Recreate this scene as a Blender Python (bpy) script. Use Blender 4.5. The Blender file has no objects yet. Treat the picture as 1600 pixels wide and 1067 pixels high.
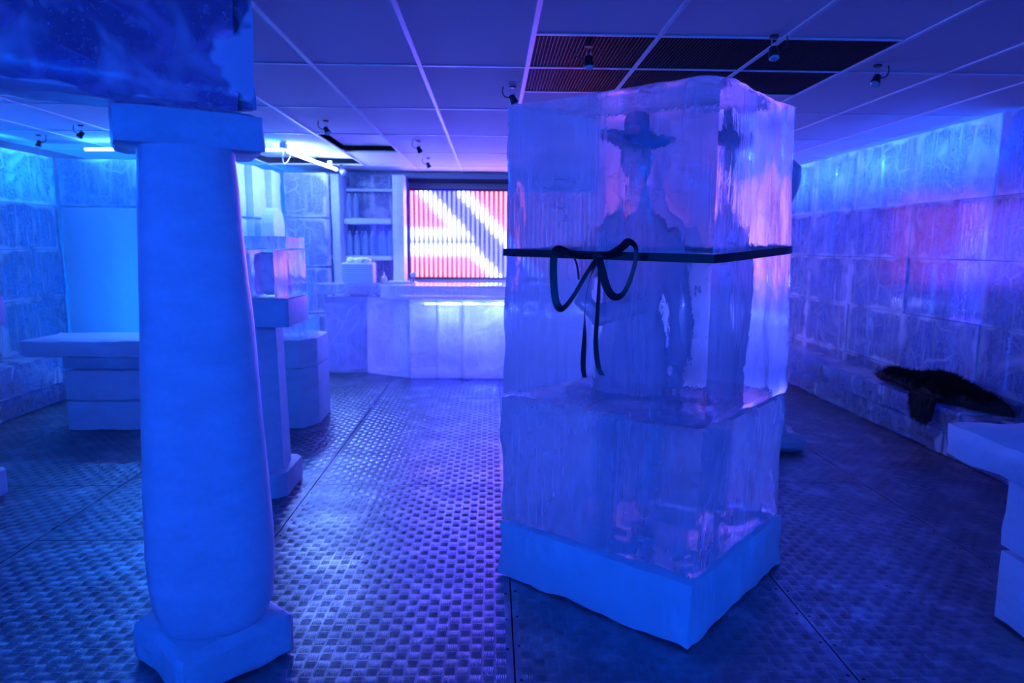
import bpy, bmesh, math, random
import numpy as np
from mathutils import Vector, Matrix, noise

sc = bpy.context.scene
COL = sc.collection
PI = math.pi

# ------------------------------------------------------------------ camera
F_PX = 1030.0
CAM_H = 1.5
pitch, yaw, roll = math.atan(148.5 / F_PX), math.atan(32 / F_PX), math.radians(0.4)
fw = Vector((math.sin(yaw) * math.cos(pitch), math.cos(yaw) * math.cos(pitch), -math.sin(pitch)))
rt0 = Vector((math.cos(yaw), -math.sin(yaw), 0))
up0 = rt0.cross(fw)
rt = rt0 * math.cos(roll) + up0 * math.sin(roll)
up = up0 * math.cos(roll) - rt0 * math.sin(roll)
cd = bpy.data.cameras.new('camera')
cd.sensor_width = 36.0
cd.lens = F_PX / 1600 * 36
cd.clip_start = 0.02
cd.dof.use_dof = True
cd.dof.focus_distance = 2.5
cd.dof.aperture_fstop = 2.8
cam = bpy.data.objects.new('camera', cd)
COL.objects.link(cam)
M = Matrix((rt, up, -fw)).transposed().to_4x4()
M.translation = (0, 0, CAM_H)
cam.matrix_world = M
sc.camera = cam

# ------------------------------------------------------------------ world, exposure
w = bpy.data.worlds.new('world')
sc.world = w
w.use_nodes = True
w.node_tree.nodes['Background'].inputs[0].default_value = (0.0, 0.0, 0.0, 1)
sc.view_settings.view_transform = 'Standard'
sc.view_settings.look = 'None'
sc.view_settings.gamma = 1.0
sc.view_settings.use_curve_mapping = False
sc.view_settings.exposure = 1.2
cy = sc.cycles
cy.use_denoising = True
cy.max_bounces = 9
cy.transmission_bounces = 8
cy.diffuse_bounces = 3
cy.glossy_bounces = 3
cy.transparent_max_bounces = 14
cy.use_adaptive_sampling = True
cy.adaptive_threshold = 0.1
cy.sample_clamp_indirect = 6.0

# light colours of the room's lamps and of the added rear fill strips
BLUE = (0.003, 0.108, 1.0)
CYAN = (0.01, 0.24, 1.0)
ICEWHITE = (0.20, 0.34, 1.0)
S_WALL = 130.0       # LED strips hidden along the side walls
S_REAR_FILL = 112.0       # added fill strips behind the camera, lighting column and monolith fronts
S_COVE = 140.0       # the bare LED strip in the corner by the bar
S_PANEL = 4.6      # the striped light panel behind the bar

# ------------------------------------------------------------------ node helpers
def new_mat(name):
    m = bpy.data.materials.new(name)
    m.use_nodes = True
    nt = m.node_tree
    nt.nodes.clear()
    out = nt.nodes.new('ShaderNodeOutputMaterial')
    return m, nt, out

class N:
    """small wrapper for building node trees"""
    def __init__(s, nt): s.nt = nt
    def node(s, kind, **kw):
        n = s.nt.nodes.new(kind)
        for k, v in kw.items(): setattr(n, k, v)
        return n
    def set(s, sock, v):
        if isinstance(v, bpy.types.NodeSocket): s.nt.links.new(v, sock)
        elif isinstance(v, tuple) and len(v) == 3 and sock.type == 'RGBA': sock.default_value = (*v, 1)
        else: sock.default_value = v
    def math(s, op, a, b=0.0, c=0.0, clamp=False):
        n = s.node('ShaderNodeMath', operation=op, use_clamp=clamp)
        s.set(n.inputs[0], a); s.set(n.inputs[1], b); s.set(n.inputs[2], c)
        return n.outputs[0]
    def ramp(s, v, lo, hi, a=0.0, b=1.0):
        n = s.node('ShaderNodeMapRange', interpolation_type='SMOOTHSTEP')
        for i, x in enumerate((v, lo, hi, a, b)): s.set(n.inputs[i], x)
        return n.outputs[0]
    def noise(s, vec, scale, detail=3.0, rough=0.55, dist=0.0):
        n = s.node('ShaderNodeTexNoise')
        s.set(n.inputs['Vector'], vec); n.inputs['Scale'].default_value = scale
        n.inputs['Detail'].default_value = detail; n.inputs['Roughness'].default_value = rough
        n.inputs['Distortion'].default_value = dist
        return n.outputs[0]
    def cracks(s, vec, scale):
        d = s.node('ShaderNodeTexNoise'); s.set(d.inputs['Vector'], vec); d.inputs['Scale'].default_value = scale * 0.8
        add = s.node('ShaderNodeVectorMath', operation='MULTIPLY_ADD')
        s.set(add.inputs[0], d.outputs['Color']); add.inputs[1].default_value = (0.45,) * 3; s.set(add.inputs[2], vec)
        n = s.node('ShaderNodeTexVoronoi', feature='DISTANCE_TO_EDGE')
        s.set(n.inputs['Vector'], add.outputs[0]); n.inputs['Scale'].default_value = scale
        return n.outputs['Distance']
    def vscale(s, vec, v):
        n = s.node('ShaderNodeVectorMath', operation='MULTIPLY')
        s.set(n.inputs[0], vec); n.inputs[1].default_value = v
        return n.outputs[0]
    def mix(s, f, a, b):
        n = s.node('ShaderNodeMixShader')
        s.set(n.inputs[0], f); s.nt.links.new(a, n.inputs[1]); s.nt.links.new(b, n.inputs[2])
        return n.outputs[0]
    def bump(s, h, strength, dist):
        n = s.node('ShaderNodeBump')
        s.set(n.inputs['Height'], h); n.inputs['Strength'].default_value = strength; n.inputs['Distance'].default_value = dist
        return n.outputs[0]
    def shader(s, kind, **kw):
        n = s.node(kind)
        for k, v in kw.items(): s.set(n.inputs[k.replace('_', ' ')], v)
        return n.outputs[0]
    def pos(s):
        return s.node('ShaderNodeNewGeometry').outputs['Position']
    def gen(s):
        return s.node('ShaderNodeTexCoord').outputs['Generated']

def principled(name, color, rough=0.5, metal=0.0, **kw):
    m, nt, out = new_mat(name)
    n = N(nt)
    p = n.node('ShaderNodeBsdfPrincipled')
    n.set(p.inputs['Base Color'], color); p.inputs['Roughness'].default_value = rough; p.inputs['Metallic'].default_value = metal
    for k, v in kw.items(): n.set(p.inputs[k.replace('_', ' ')], v)
    nt.links.new(p.outputs[0], out.inputs[0])
    return m, n, p, out

def emissive(name, color, strength):
    m, nt, out = new_mat(name)
    n = N(nt)
    e = n.shader('ShaderNodeEmission', Color=color, Strength=strength)
    nt.links.new(e, out.inputs[0])
    return m

def frosted(name, color=(0.70, 0.86, 0.98), trans=0.45, grain=90.0, bump=0.25, rough=0.45, mott=0.15, through=0.0):
    """cloudy ice: scatters light on its surface and lets part of it through"""
    m, nt, out = new_mat(name)
    n = N(nt)
    p = n.pos()
    big = n.math('MULTIPLY_ADD', n.noise(n.vscale(p, (1.0, 1.0, 2.2)), 6.0, 6.0, 0.65), 0.7, n.math('MULTIPLY', n.noise(p, 45.0, 4.0, 0.7), 0.3))
    colr = n.node('ShaderNodeMixRGB')
    n.set(colr.inputs[0], n.ramp(big, 0.3, 0.7))
    n.set(colr.inputs[1], tuple(c * (1 - mott) for c in color)); n.set(colr.inputs[2], color)
    c = colr.outputs[0]
    h = n.math('ADD', n.noise(p, grain, 2.0), n.math('MULTIPLY', n.noise(p, 9.0, 3.0), 0.8))
    b = n.bump(h, bump, 0.006)
    dif = n.shader('ShaderNodeBsdfDiffuse', Color=c, Normal=b)
    tr = n.shader('ShaderNodeBsdfTranslucent', Color=c, Normal=b)
    body = n.mix(trans, dif, tr)
    if through: body = n.mix(through, body, n.shader('ShaderNodeBsdfTransparent', Color=(0.9, 0.95, 1.0)))
    gl = n.shader('ShaderNodeBsdfGlossy', Color=(1, 1, 1), Roughness=rough, Normal=b)
    fr = n.shader('ShaderNodeFresnel', IOR=1.31, Normal=b)
    nt.links.new(n.mix(fr, body, gl), out.inputs[0])
    return m

def ice_wall(name, axes=(0, 1, 1), clear=0.75, crack=2.6, tint=(0.55, 0.72, 1.0), core=0.12, edge0=0.80, cw=0.045, ca=0.7, gate0=0.48, speck_amt=0.45, streak_amt=0.6):
    """ice block sawn from clear ice: frosted rims and white cracks round a clear, speckled core"""
    m, nt, out = new_mat(name)
    n = N(nt)
    g = n.gen(); p = n.pos()
    sep = n.node('ShaderNodeSeparateXYZ'); n.set(sep.inputs[0], g)
    e = None
    for i in range(3):
        if not axes[i]: continue
        d = n.math('MULTIPLY', n.math('ABSOLUTE', n.math('SUBTRACT', sep.outputs[i], 0.5)), 2.0)
        e = d if e is None else n.math('MAXIMUM', e, d)
    e = n.math('ADD', e, n.math('MULTIPLY', n.math('SUBTRACT', n.noise(p, 3.5, 3.0), 0.5), 0.75))
    f_edge = n.ramp(e, edge0, 1.02)
    cr = n.cracks(p, crack)
    gate = n.ramp(n.noise(p, 1.4, 2.0), gate0, gate0 + 0.18)
    f_crack = n.math('MULTIPLY', n.ramp(cr, 0.0, cw, ca, 0.0), gate)
    cloud = n.math('MULTIPLY', n.ramp(n.noise(p, 2.2, 3.5, 0.62, 0.6), 0.5, 0.72), 0.65)
    speck = n.math('MULTIPLY', n.ramp(n.noise(p, 55.0, 2.0, 0.7), 0.48, 0.66), speck_amt)
    streak = n.math('MULTIPLY', n.ramp(n.noise(n.vscale(p, (28.0, 28.0, 2.2)), 1.0, 2.5), 0.46, 0.72), streak_amt)
    f = n.math('MAXIMUM', n.math('MAXIMUM', f_edge, f_crack), n.math('MAXIMUM', cloud, n.math('MAXIMUM', speck, streak)))
    f = n.math('MULTIPLY_ADD', f, 0.92 - core, core, clamp=True)
    h = n.noise(n.vscale(p, (34.0, 34.0, 7.0)), 1.0, 3.0)
    b = n.bump(h, 0.3, 0.006)
    c = (0.82, 0.89, 0.97)
    frost = n.mix(0.55, n.shader('ShaderNodeBsdfDiffuse', Color=c, Normal=b), n.shader('ShaderNodeBsdfTranslucent', Color=c, Normal=b))
    clr = n.shader('ShaderNodeBsdfTransparent', Color=tint)
    body = n.mix(f, clr, frost)
    gl = n.shader('ShaderNodeBsdfGlossy', Color=(1, 1, 1), Roughness=0.16, Normal=b)
    fr = n.shader('ShaderNodeFresnel', IOR=1.31, Normal=b)
    nt.links.new(n.mix(fr, body, gl), out.inputs[0])
    return m

def clear_ice(name, frost0=0.055, through=0.15, streak_amt=0.40, rough=0.03, bumps=0.35, ior=1.31, tint=(0.84, 0.93, 1.0), tr=0.6):
    """clear refracting ice with vertical saw marks, milky clouds and frosted streaks"""
    m, nt, out = new_mat(name)
    n = N(nt)
    p = n.pos()
    saw = n.noise(n.vscale(p, (55.0, 55.0, 1.6)), 1.0, 4.0, 0.6)
    lump = n.noise(n.vscale(p, (5.0, 5.0, 2.6)), 1.0, 3.0)
    fine = n.noise(p, 60.0, 2.0)
    gate = n.ramp(n.noise(n.vscale(p, (3.0, 3.0, 1.2)), 1.0, 2.0), 0.42, 0.66)
    h = n.math('ADD', n.math('MULTIPLY', n.math('MULTIPLY', saw, gate), 0.9), n.math('ADD', n.math('MULTIPLY', lump, 2.2), n.math('MULTIPLY', fine, 0.12)))
    b = n.bump(h, bumps, 0.02)
    glass = n.shader('ShaderNodeBsdfGlass', Color=tint, Roughness=rough, IOR=ior, Normal=b)
    thr = n.shader('ShaderNodeBsdfTransparent', Color=tint)
    body = n.mix(through, glass, thr)
    milky = n.ramp(n.noise(n.vscale(p, (4.0, 4.0, 2.0)), 1.0, 5.0, 0.6, 0.4), 0.45, 0.75)
    strk = n.math('MULTIPLY', n.ramp(saw, 0.52, 0.72), gate)
    f = n.math('ADD', frost0, n.math('ADD', n.math('MULTIPLY', milky, 0.18), n.math('MULTIPLY', strk, streak_amt)), clamp=True)
    f = n.math('MINIMUM', f, 0.95)
    c = (0.68, 0.86, 0.98)
    frost = n.mix(tr, n.shader('ShaderNodeBsdfDiffuse', Color=c, Normal=b), n.shader('ShaderNodeBsdfTranslucent', Color=c, Normal=b))
    nt.links.new(n.mix(f, body, frost), out.inputs[0])
    return m

MT = {}
MT['frost'] = frosted('frosted_ice')
MT['frost_soft'] = frosted('smooth_frosted_ice', trans=0.4, grain=140.0, bump=0.15)
MT['frost_rough'] = frosted('rough_frosted_ice', trans=0.4, grain=60.0, bump=0.5)
MT['wall_x'] = ice_wall('ice_block_side_wall', (0, 1, 1))
MT['wall_y'] = ice_wall('ice_block_back_wall', (1, 0, 1), core=0.25, crack=3.2)
MT['bar_ice'] = ice_wall('ice_block_bar_front', (1, 0, 1), core=0.30, crack=2.4, edge0=0.62, cw=0.06, ca=0.9, gate0=0.36)
MT['lintel'] = ice_wall('ice_beam', (1, 0, 1), core=0.04, crack=2.4, edge0=0.985, tint=(0.30, 0.42, 0.75), cw=0.10, ca=0.42, gate0=0.3, speck_amt=0.14, streak_amt=0.08)
MT['partition'] = ice_wall('milky_ice_partition', (1, 0, 1), core=0.86, crack=1.5, ca=0.2, streak_amt=0.1)
MT['bench'] = ice_wall('ice_bench', (0, 1, 1), core=0.20, crack=2.0, edge0=0.92, streak_amt=0.15, speck_amt=0.2)
MT['clear'] = clear_ice('clear_carved_ice')
MT['clear_mid'] = clear_ice('clear_ice_lower', frost0=0.26, streak_amt=0.35, tr=0.4)
MT['sawn'] = clear_ice('rough_sawn_ice_face', frost0=0.20, streak_amt=0.3, through=0.2, rough=0.40)
MT['sawn_left'] = clear_ice('frosty_sawn_ice_face', frost0=0.62, streak_amt=0.3, through=0.3, rough=0.2)
MT['clear_base'] = clear_ice('cloudy_ice_base', frost0=0.80, streak_amt=0.15, through=0.2, tr=0.22)
MT['display'] = clear_ice('clear_ice_case', frost0=0.18, streak_amt=0.3, bumps=0.15)
MT['glass'] = clear_ice('bottle_glass', frost0=0.35, streak_amt=0.0, bumps=0.05, through=0.5)
m, nt, out = new_mat('ice_fracture')
n = N(nt); p_ = n.pos()
f_ = n.math('MAXIMUM', n.ramp(n.noise(p_, 9.0, 5.0, 0.65), 0.5, 0.75, 0.0, 0.5), n.ramp(n.cracks(p_, 7.0), 0.0, 0.03, 0.5, 0.0))
fr_ = n.mix(0.5, n.shader('ShaderNodeBsdfDiffuse', Color=(0.85, 0.9, 0.97)), n.shader('ShaderNodeBsdfGlossy', Color=(0.9, 0.95, 1.0), Roughness=0.15))
nt.links.new(n.mix(f_, n.shader('ShaderNodeBsdfTransparent', Color=(1, 1, 1)), fr_), out.inputs[0])
MT['fracture'] = m
MT['figure'] = frosted('milky_carved_figure', color=(0.80, 0.86, 0.96), trans=0.5, grain=60, bump=0.4, through=0.3)
MT['hat'] = frosted('milky_carved_hat', color=(0.5, 0.6, 0.85), trans=0.3, grain=60, bump=0.4, through=0.2)
MT['counter'] = ice_wall('ice_counter_top', (0, 0, 1), core=0.5, crack=3.0, edge0=0.5)
MT['black'], *_ = principled('black_plastic', (0.012, 0.012, 0.016), 0.45)
MT['chrome'], *_ = principled('chrome', (0.8, 0.82, 0.85), 0.15, 1.0)
MT['lens'], *_ = principled('lamp_glass', (0.7, 0.8, 0.95), 0.08, 0.0, Transmission_Weight=0.5)
MT['dark'], *_ = principled('dark_void', (0.01, 0.011, 0.016), 0.9)
MT['white_plastic'], *_ = principled('white_plastic', (0.8, 0.8, 0.82), 0.4)
MT['board'], *_ = principled('panel_backing', (0.16, 0.16, 0.17), 0.6)
MT['box_white'], *_ = principled('white_card', (0.85, 0.85, 0.88), 0.6)
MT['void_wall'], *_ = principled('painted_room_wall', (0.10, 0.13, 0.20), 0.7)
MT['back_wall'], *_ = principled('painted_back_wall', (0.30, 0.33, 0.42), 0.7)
MT['ribbon'], *_ = principled('black_satin_ribbon', (0.012, 0.008, 0.014), 0.42)
MT['cloth'], nn, pp, oo = principled('blue_crinkled_film', (0.01, 0.015, 0.12), 0.3)
nn.set(pp.inputs['Normal'], nn.bump(nn.noise(nn.pos(), 35.0, 4.0), 0.9, 0.02))
MT['fur'], *_ = principled('black_fur', (0.006, 0.006, 0.007), 0.85)
# checker plate: worn aluminium
m, nn, pp, oo = principled('checker_plate', (0.4, 0.4, 0.42), 0.36, 0.85)
pos = nn.pos()
rr = nn.ramp(nn.noise(pos, 2.4, 5.0, 0.6), 0.3, 0.75, 0.27, 0.44)
nn.set(pp.inputs['Roughness'], rr)
cm = nn.node('ShaderNodeMixRGB')
nn.set(cm.inputs[0], nn.ramp(nn.noise(pos, 5.0, 5.0, 0.65), 0.45, 0.7)); nn.set(cm.inputs[1], (0.20, 0.23, 0.28)); nn.set(cm.inputs[2], (0.34, 0.38, 0.45))
nn.set(pp.inputs['Base Color'], cm.outputs[0])
MT['plate'] = m
# ceiling tile: matte mineral fibre
m, nn, pp, oo = principled('ceiling_tile', (0.62, 0.62, 0.64), 0.9)
nn.set(pp.inputs['Normal'], nn.bump(nn.noise(nn.pos(), 220.0, 2.0), 0.25, 0.002))
MT['tile'] = m
MT['gridbar'], *_ = principled('ceiling_grid', (0.72, 0.72, 0.74), 0.4)
MT['grille'], *_ = principled('dark_grille', (0.003, 0.007, 0.018), 0.5)
MT['led_blue'] = emissive('blue_led', BLUE, S_WALL)
MT['led_rear_fill'] = emissive('blue_led_rear_fill', BLUE, S_REAR_FILL)
MT['led_cove'] = emissive('cyan_cove_led', (0.03, 0.22, 1.0), 60.0)
MT['led_right'] = emissive('pale_blue_led', (0.04, 0.15, 1.0), S_WALL)
MT['led_cyan'] = emissive('cyan_led', CYAN, S_WALL)
MT['led_white'] = emissive('ice_white_led', ICEWHITE, S_COVE)
MT['led_bar'] = emissive('bar_led', (0.24, 0.27, 1.0), 170.0)
# light tubes of the panel: colour along each tube is stored on the tube
m, nt, out = new_mat('light_tube')
n = N(nt)
att = n.node('ShaderNodeAttribute', attribute_name='led')
e = n.shader('ShaderNodeEmission', Color=att.outputs['Color'], Strength=S_PANEL)
nt.links.new(e, out.inputs[0])
MT['tube'] = m

# ------------------------------------------------------------------ object helpers
def root_loc(o):
    while o.parent: o = o.parent
    return Vector(o.location)

def link(name, me, mat, parent=None):
    if mat: me.materials.append(MT[mat] if isinstance(mat, str) else mat)
    o = bpy.data.objects.new(name, me)
    COL.objects.link(o)
    if parent: o.parent = parent
    return o

def obj(name, bm, mat, parent=None, smooth=None):
    """bm in world coordinates; stored relative to the thing it belongs to"""
    if parent: bm.transform(Matrix.Translation(-root_loc(parent)))
    bmesh.ops.recalc_face_normals(bm, faces=bm.faces[:])
    me = bpy.data.meshes.new(name)
    bm.to_mesh(me); bm.free()
    if smooth is not None:
        me.polygons.foreach_set('use_smooth', [True] * len(me.polygons))
        me.set_sharp_from_angle(angle=math.radians(smooth))
    return link(name, me, mat, parent)

def tag(o, label, cat, group=None, kind=None):
    o['label'] = label; o['category'] = cat
    if group: o['group'] = group
    if kind: o['kind'] = kind
    return o

def thing(name, loc, label, cat, group=None):
    o = bpy.data.objects.new(name, None)
    o.empty_display_size = 0.1
    COL.objects.link(o); o.location = loc
    return tag(o, label, cat, group)

def struct(name, bm, mat):
    o = obj(name, bm, mat); o['kind'] = 'structure'
    return o

def dup(root, loc, label=None, rotz=None):
    r = root.copy(); COL.objects.link(r); r.location = loc
    if rotz is not None: r.rotation_euler = (0, 0, rotz)
    if label: r['label'] = label
    for ch in list(root.children):
        c = ch.copy(); COL.objects.link(c); c.parent = r
        for g in ch.children:
            d = g.copy(); COL.objects.link(d); d.parent = c
    return r

def add_box(bm, x0, x1, y0, y1, z0, z1):
    v = [bm.verts.new(p) for p in ((x0, y0, z0), (x1, y0, z0), (x1, y1, z0), (x0, y1, z0), (x0, y0, z1), (x1, y0, z1), (x1, y1, z1), (x0, y1, z1))]
    for f in ((0, 3, 2, 1), (4, 5, 6, 7), (0, 1, 5, 4), (1, 2, 6, 5), (2, 3, 7, 6), (3, 0, 4, 7)):
        bm.faces.new([v[i] for i in f])
    return v

def box(x0, x1, y0, y1, z0, z1, bev=0.0, seg=2):
    bm = bmesh.new()
    add_box(bm, x0, x1, y0, y1, z0, z1)
    if bev: bmesh.ops.bevel(bm, geom=bm.edges[:], offset=bev, segments=seg, affect='EDGES', profile=0.6)
    return bm

def hexa(bot, top, n=(10, 10, 10), amp=0.006, freq=5.0, seed=0, bev=0.012, zs=1.0):
    """block of sawn ice: eight corners, every face divided and roughened"""
    bm = bmesh.new()
    def P(u, v, t):
        a = Vector(bot[0]).lerp(bot[1], u); b = Vector(bot[3]).lerp(bot[2], u); lo = a.lerp(b, v)
        a = Vector(top[0]).lerp(top[1], u); b = Vector(top[3]).lerp(top[2], u); hi = a.lerp(b, v)
        return lo.lerp(hi, t)
    cache = {}
    nx, ny, nz = n
    L = max((Vector(bot[0]) - Vector(bot[1])).length, 0.01); W = max((Vector(bot[0]) - Vector(bot[3])).length, 0.01); H = max((Vector(bot[0]) - Vector(top[0])).length, 0.01)
    cen = P(.5, .5, .5); off = Vector((seed * 3.17, seed * 1.31, seed * 2.7))
    def vert(i, j, k):
        key = (i, j, k)
        if key in cache: return cache[key]
        # crowd the outermost loops at the edge so that it can be rounded
        def c(a, m, size):
            t = a / m
            e = min(bev * 1.5 / size, 0.3 / m * 1.0)
            if a == 0: return 0.0
            if a == m: return 1.0
            return t
        u, v, t = c(i, nx, L), c(j, ny, W), c(k, nz, H)
        p = P(u, v, t)
        ex = (i in (0, nx)) + (j in (0, ny)) + (k in (0, nz))
        nrm = Vector(((-1 if i == 0 else 1 if i == nx else 0), (-1 if j == 0 else 1 if j == ny else 0), (-1 if k == 0 else 1 if k == nz else 0)))
        eu = (P(1, v, t) - P(0, v, t)).normalized(); ev = (P(u, 1, t) - P(u, 0, t)).normalized(); et = (P(u, v, 1) - P(u, v, 0)).normalized()
        d = (eu * nrm.x + ev * nrm.y + et * nrm.z)
        if d.length > 0: d.normalize()
        if ex >= 2: p -= d * bev * (1.0 if ex == 2 else 1.2) * (1 + 0.8 * noise.noise(p * 9 + off))
        q = Vector((p.x * freq, p.y * freq, p.z * freq * zs)) + off
        a = amp * (noise.noise(q) + 0.5 * noise.noise(q * 2.7))
        p = p + d * a
        cache[key] = bm.verts.new(p)
        return cache[key]
    def face(fn, a, b):
        for i in range(a):
            for j in range(b):
                bm.faces.new((vert(*fn(i, j)), vert(*fn(i + 1, j)), vert(*fn(i + 1, j + 1)), vert(*fn(i, j + 1))))
    face(lambda i, j: (i, j, 0), nx, ny); face(lambda i, j: (i, j, nz), nx, ny)
    face(lambda i, j: (i, 0, j), nx, nz); face(lambda i, j: (i, ny, j), nx, nz)
    face(lambda i, j: (0, i, j), ny, nz); face(lambda i, j: (nx, i, j), ny, nz)
    return bm

def slab(x0, x1, y0, y1, z0, z1, n=(6, 6, 4), amp=0.005, seed=0, bev=0.012, rot=0.0, freq=5.0):
    cx, cyy = (x0 + x1) / 2, (y0 + y1) / 2
    def R(x, y, z):
        dx, dy = x - cx, y - cyy
        return Vector((cx + dx * math.cos(rot) - dy * math.sin(rot), cyy + dx * math.sin(rot) + dy * math.cos(rot), z))
    q = [(x0, y0), (x1, y0), (x1, y1), (x0, y1)]
    return hexa([R(*p, z0) for p in q], [R(*p, z1) for p in q], n, amp, freq, seed, bev)

def loft(rings, caps=True, bm=None):
    bm = bm or bmesh.new()
    rs = [[bm.verts.new(p) for p in r] for r in rings]
    k = len(rs[0])
    for a, b in zip(rs, rs[1:]):
        for i in range(k): bm.faces.new((a[i], a[(i + 1) % k], b[(i + 1) % k], b[i]))
    if caps:
        bm.faces.new(rs[0][::-1]); bm.faces.new(rs[-1])
    return bm

def lathe(prof, cx, cyy, seg=20, bm=None, sq=2.0, rot=0.0):
    """(radius, z) profile turned round a vertical axis; sq > 2 squares it off"""
    rings = []
    for r, z in prof:
        ring = []
        for i in range(seg):
            a = 2 * PI * i / seg
            c, s = math.cos(a), math.sin(a)
            k = r / (abs(c) ** sq + abs(s) ** sq) ** (1 / sq)
            x, y = k * c, k * s
            ring.append((cx + x * math.cos(rot) - y * math.sin(rot), cyy + x * math.sin(rot) + y * math.cos(rot), z))
        rings.append(ring)
    return loft(rings, True, bm)

def prism(pts, z0, z1, bev=0.0):
    bm = loft([[(x, y, z0) for x, y in pts], [(x, y, z1) for x, y in pts]])
    if bev: bmesh.ops.bevel(bm, geom=bm.edges[:], offset=bev, segments=2, affect='EDGES', profile=0.6)
    return bm

def tube(path, r, seg=8, bm=None):
    path = [Vector(p) for p in path]
    rings = []
    ref = Vector((0.3, 0.2, 1)).normalized()
    for i, p in enumerate(path):
        t = (path[min(i + 1, len(path) - 1)] - path[max(i - 1, 0)]).normalized()
        if abs(t.dot(ref)) > 0.97: ref = Vector((1, 0.1, 0.2)).normalized()
        a = t.cross(ref).normalized(); b = t.cross(a)
        rad = r[i] if isinstance(r, (list, tuple)) else r
        rings.append([p + (a * math.cos(2 * PI * k / seg) + b * math.sin(2 * PI * k / seg)) * rad for k in range(seg)])
    return loft(rings, True, bm)

def rough(bm, amp, freq, seed=0):
    o = Vector((seed, seed * 2.1, seed * 0.7))
    bm.normal_update()
    for v in bm.verts:
        v.co += v.normal * amp * (noise.noise(v.co * freq + o) + 0.5 * noise.noise(v.co * freq * 2.6 + o))
    return bm

# ------------------------------------------------------------------ room shell
X0, X1, Y0, Y1, ZC = -4.95, 4.15, -2.6, 9.6, 2.52
floor = struct('floor', box(X0, X1, Y0, Y1, -0.12, -0.012), 'dark')
ceiling = struct('ceiling', box(X0, X1, Y0, Y1, 2.82, 2.9), 'dark')
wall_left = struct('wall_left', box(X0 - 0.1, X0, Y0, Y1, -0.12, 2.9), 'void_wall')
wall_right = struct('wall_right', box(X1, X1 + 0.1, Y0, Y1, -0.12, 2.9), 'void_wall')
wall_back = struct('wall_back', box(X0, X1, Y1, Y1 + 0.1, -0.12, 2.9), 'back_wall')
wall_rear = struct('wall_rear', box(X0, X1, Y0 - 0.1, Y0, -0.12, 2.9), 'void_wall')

# floor plates, 1.2 m wide, laid in staggered rows
rng = random.Random(3)
cols = [-4.72, -3.52, -2.32, -1.12, 0.085, 1.29, 2.40, 3.6, 4.15]
for ci in range(len(cols) - 1):
    x0, x1 = cols[ci], cols[ci + 1]
    cuts = [-2.6, -0.77, 1.63, 4.03, 6.43, 8.83, 9.6] if ci % 2 else [-2.6, 0.85, 3.25, 5.65, 8.05, 9.6]
    if ci == 3: cuts = [-2.6, -0.77, 1.63, 4.03, 6.43, 8.83, 9.6]
    for y0, y1 in zip(cuts, cuts[1:]):
        if y1 < 1.2: continue
        p = obj('floor_plate', box(x0 + 0.003, x1 - 0.003, y0 + 0.003, y1 - 0.003, -0.012, 0.0), 'plate', floor)
        # screw heads along the long edges
        if y0 < 4.2 and -1.2 < x0 < 2.0:
            bm = bmesh.new()
            yy = y0 + 0.06
            while yy < y1:
                for xx in (x0 + 0.022, x1 - 0.022): lathe([(0.006, -0.001), (0.006, 0.0012), (0.003, 0.002)], xx, yy, 6, bm)
                yy += 0.2
            s = obj('screw_heads', bm, 'black', p); s['kind'] = 'stuff'

# raised five-bar tread, alternately turned, as on checker plate
def tread():
    pitch_ = 0.046
    xs = np.arange(-4.7, 3.35, pitch_); ys = np.arange(1.75, 8.4, pitch_)
    V = []; Fq = []; Ft = []
    gx, gy = np.meshgrid(np.arange(len(xs)), np.arange(len(ys)))
    gx = gx.ravel(); gy = gy.ravel()
    cxs, cys = xs[gx], ys[gy]
    keep = np.abs(cxs - 0.03 * cys) < 0.85 * cys + 0.35          # the part of the floor in view and a step beside it
    for sx in cols: keep &= np.abs(cxs - sx) > 0.022
    gx, gy, cxs, cys = gx[keep], gy[keep], cxs[keep], cys[keep]
    par = (gx + gy) % 2
    L, W, Hh = 0.0195, 0.0024, 0.0017
    base = np.array([[-L, -W, 0], [L, -W, 0], [L, W, 0], [-L, W, 0], [-L * 0.82, 0, Hh], [L * 0.82, 0, Hh]])
    allv = []
    for k in range(5):
        for pr in (0, 1):
            s = par == pr
            if pr == 0: b = base + np.array([0, (k - 2) * 0.0080, 0])
            else: b = base[:, [1, 0, 2]] * np.array([-1, 1, 1]) + np.array([(k - 2) * 0.0080, 0, 0])
            c = np.stack([cxs[s], cys[s], np.zeros(s.sum())], 1)
            allv.append((c[:, None, :] + b[None]).reshape(-1, 3))
    v = np.concatenate(allv); nb = len(v) // 6
    i0 = np.arange(nb) * 6
    quads = np.concatenate([np.stack([i0, i0 + 1, i0 + 5, i0 + 4], 1), np.stack([i0 + 2, i0 + 3, i0 + 4, i0 + 5], 1)])
    tris = np.concatenate([np.stack([i0 + 1, i0 + 2, i0 + 5], 1), np.stack([i0 + 3, i0, i0 + 4], 1)])
    me = bpy.data.meshes.new('tread_bars')
    me.vertices.add(len(v)); me.vertices.foreach_set('co', v.ravel())
    loops = np.concatenate([quads.ravel(), tris.ravel()])
    me.loops.add(len(loops)); me.loops.foreach_set('vertex_index', loops.astype(np.int32))
    tot = np.concatenate([np.full(len(quads), 4), np.full(len(tris), 3)]); st = np.concatenate([[0], np.cumsum(tot)[:-1]])
    me.polygons.add(len(tot)); me.polygons.foreach_set('loop_start', st.astype(np.int32)); me.polygons.foreach_set('loop_total', tot.astype(np.int32))
    me.update(calc_edges=True)
    o = link('tread_bars', me, 'plate', floor); o['kind'] = 'stuff'
tread()

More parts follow.
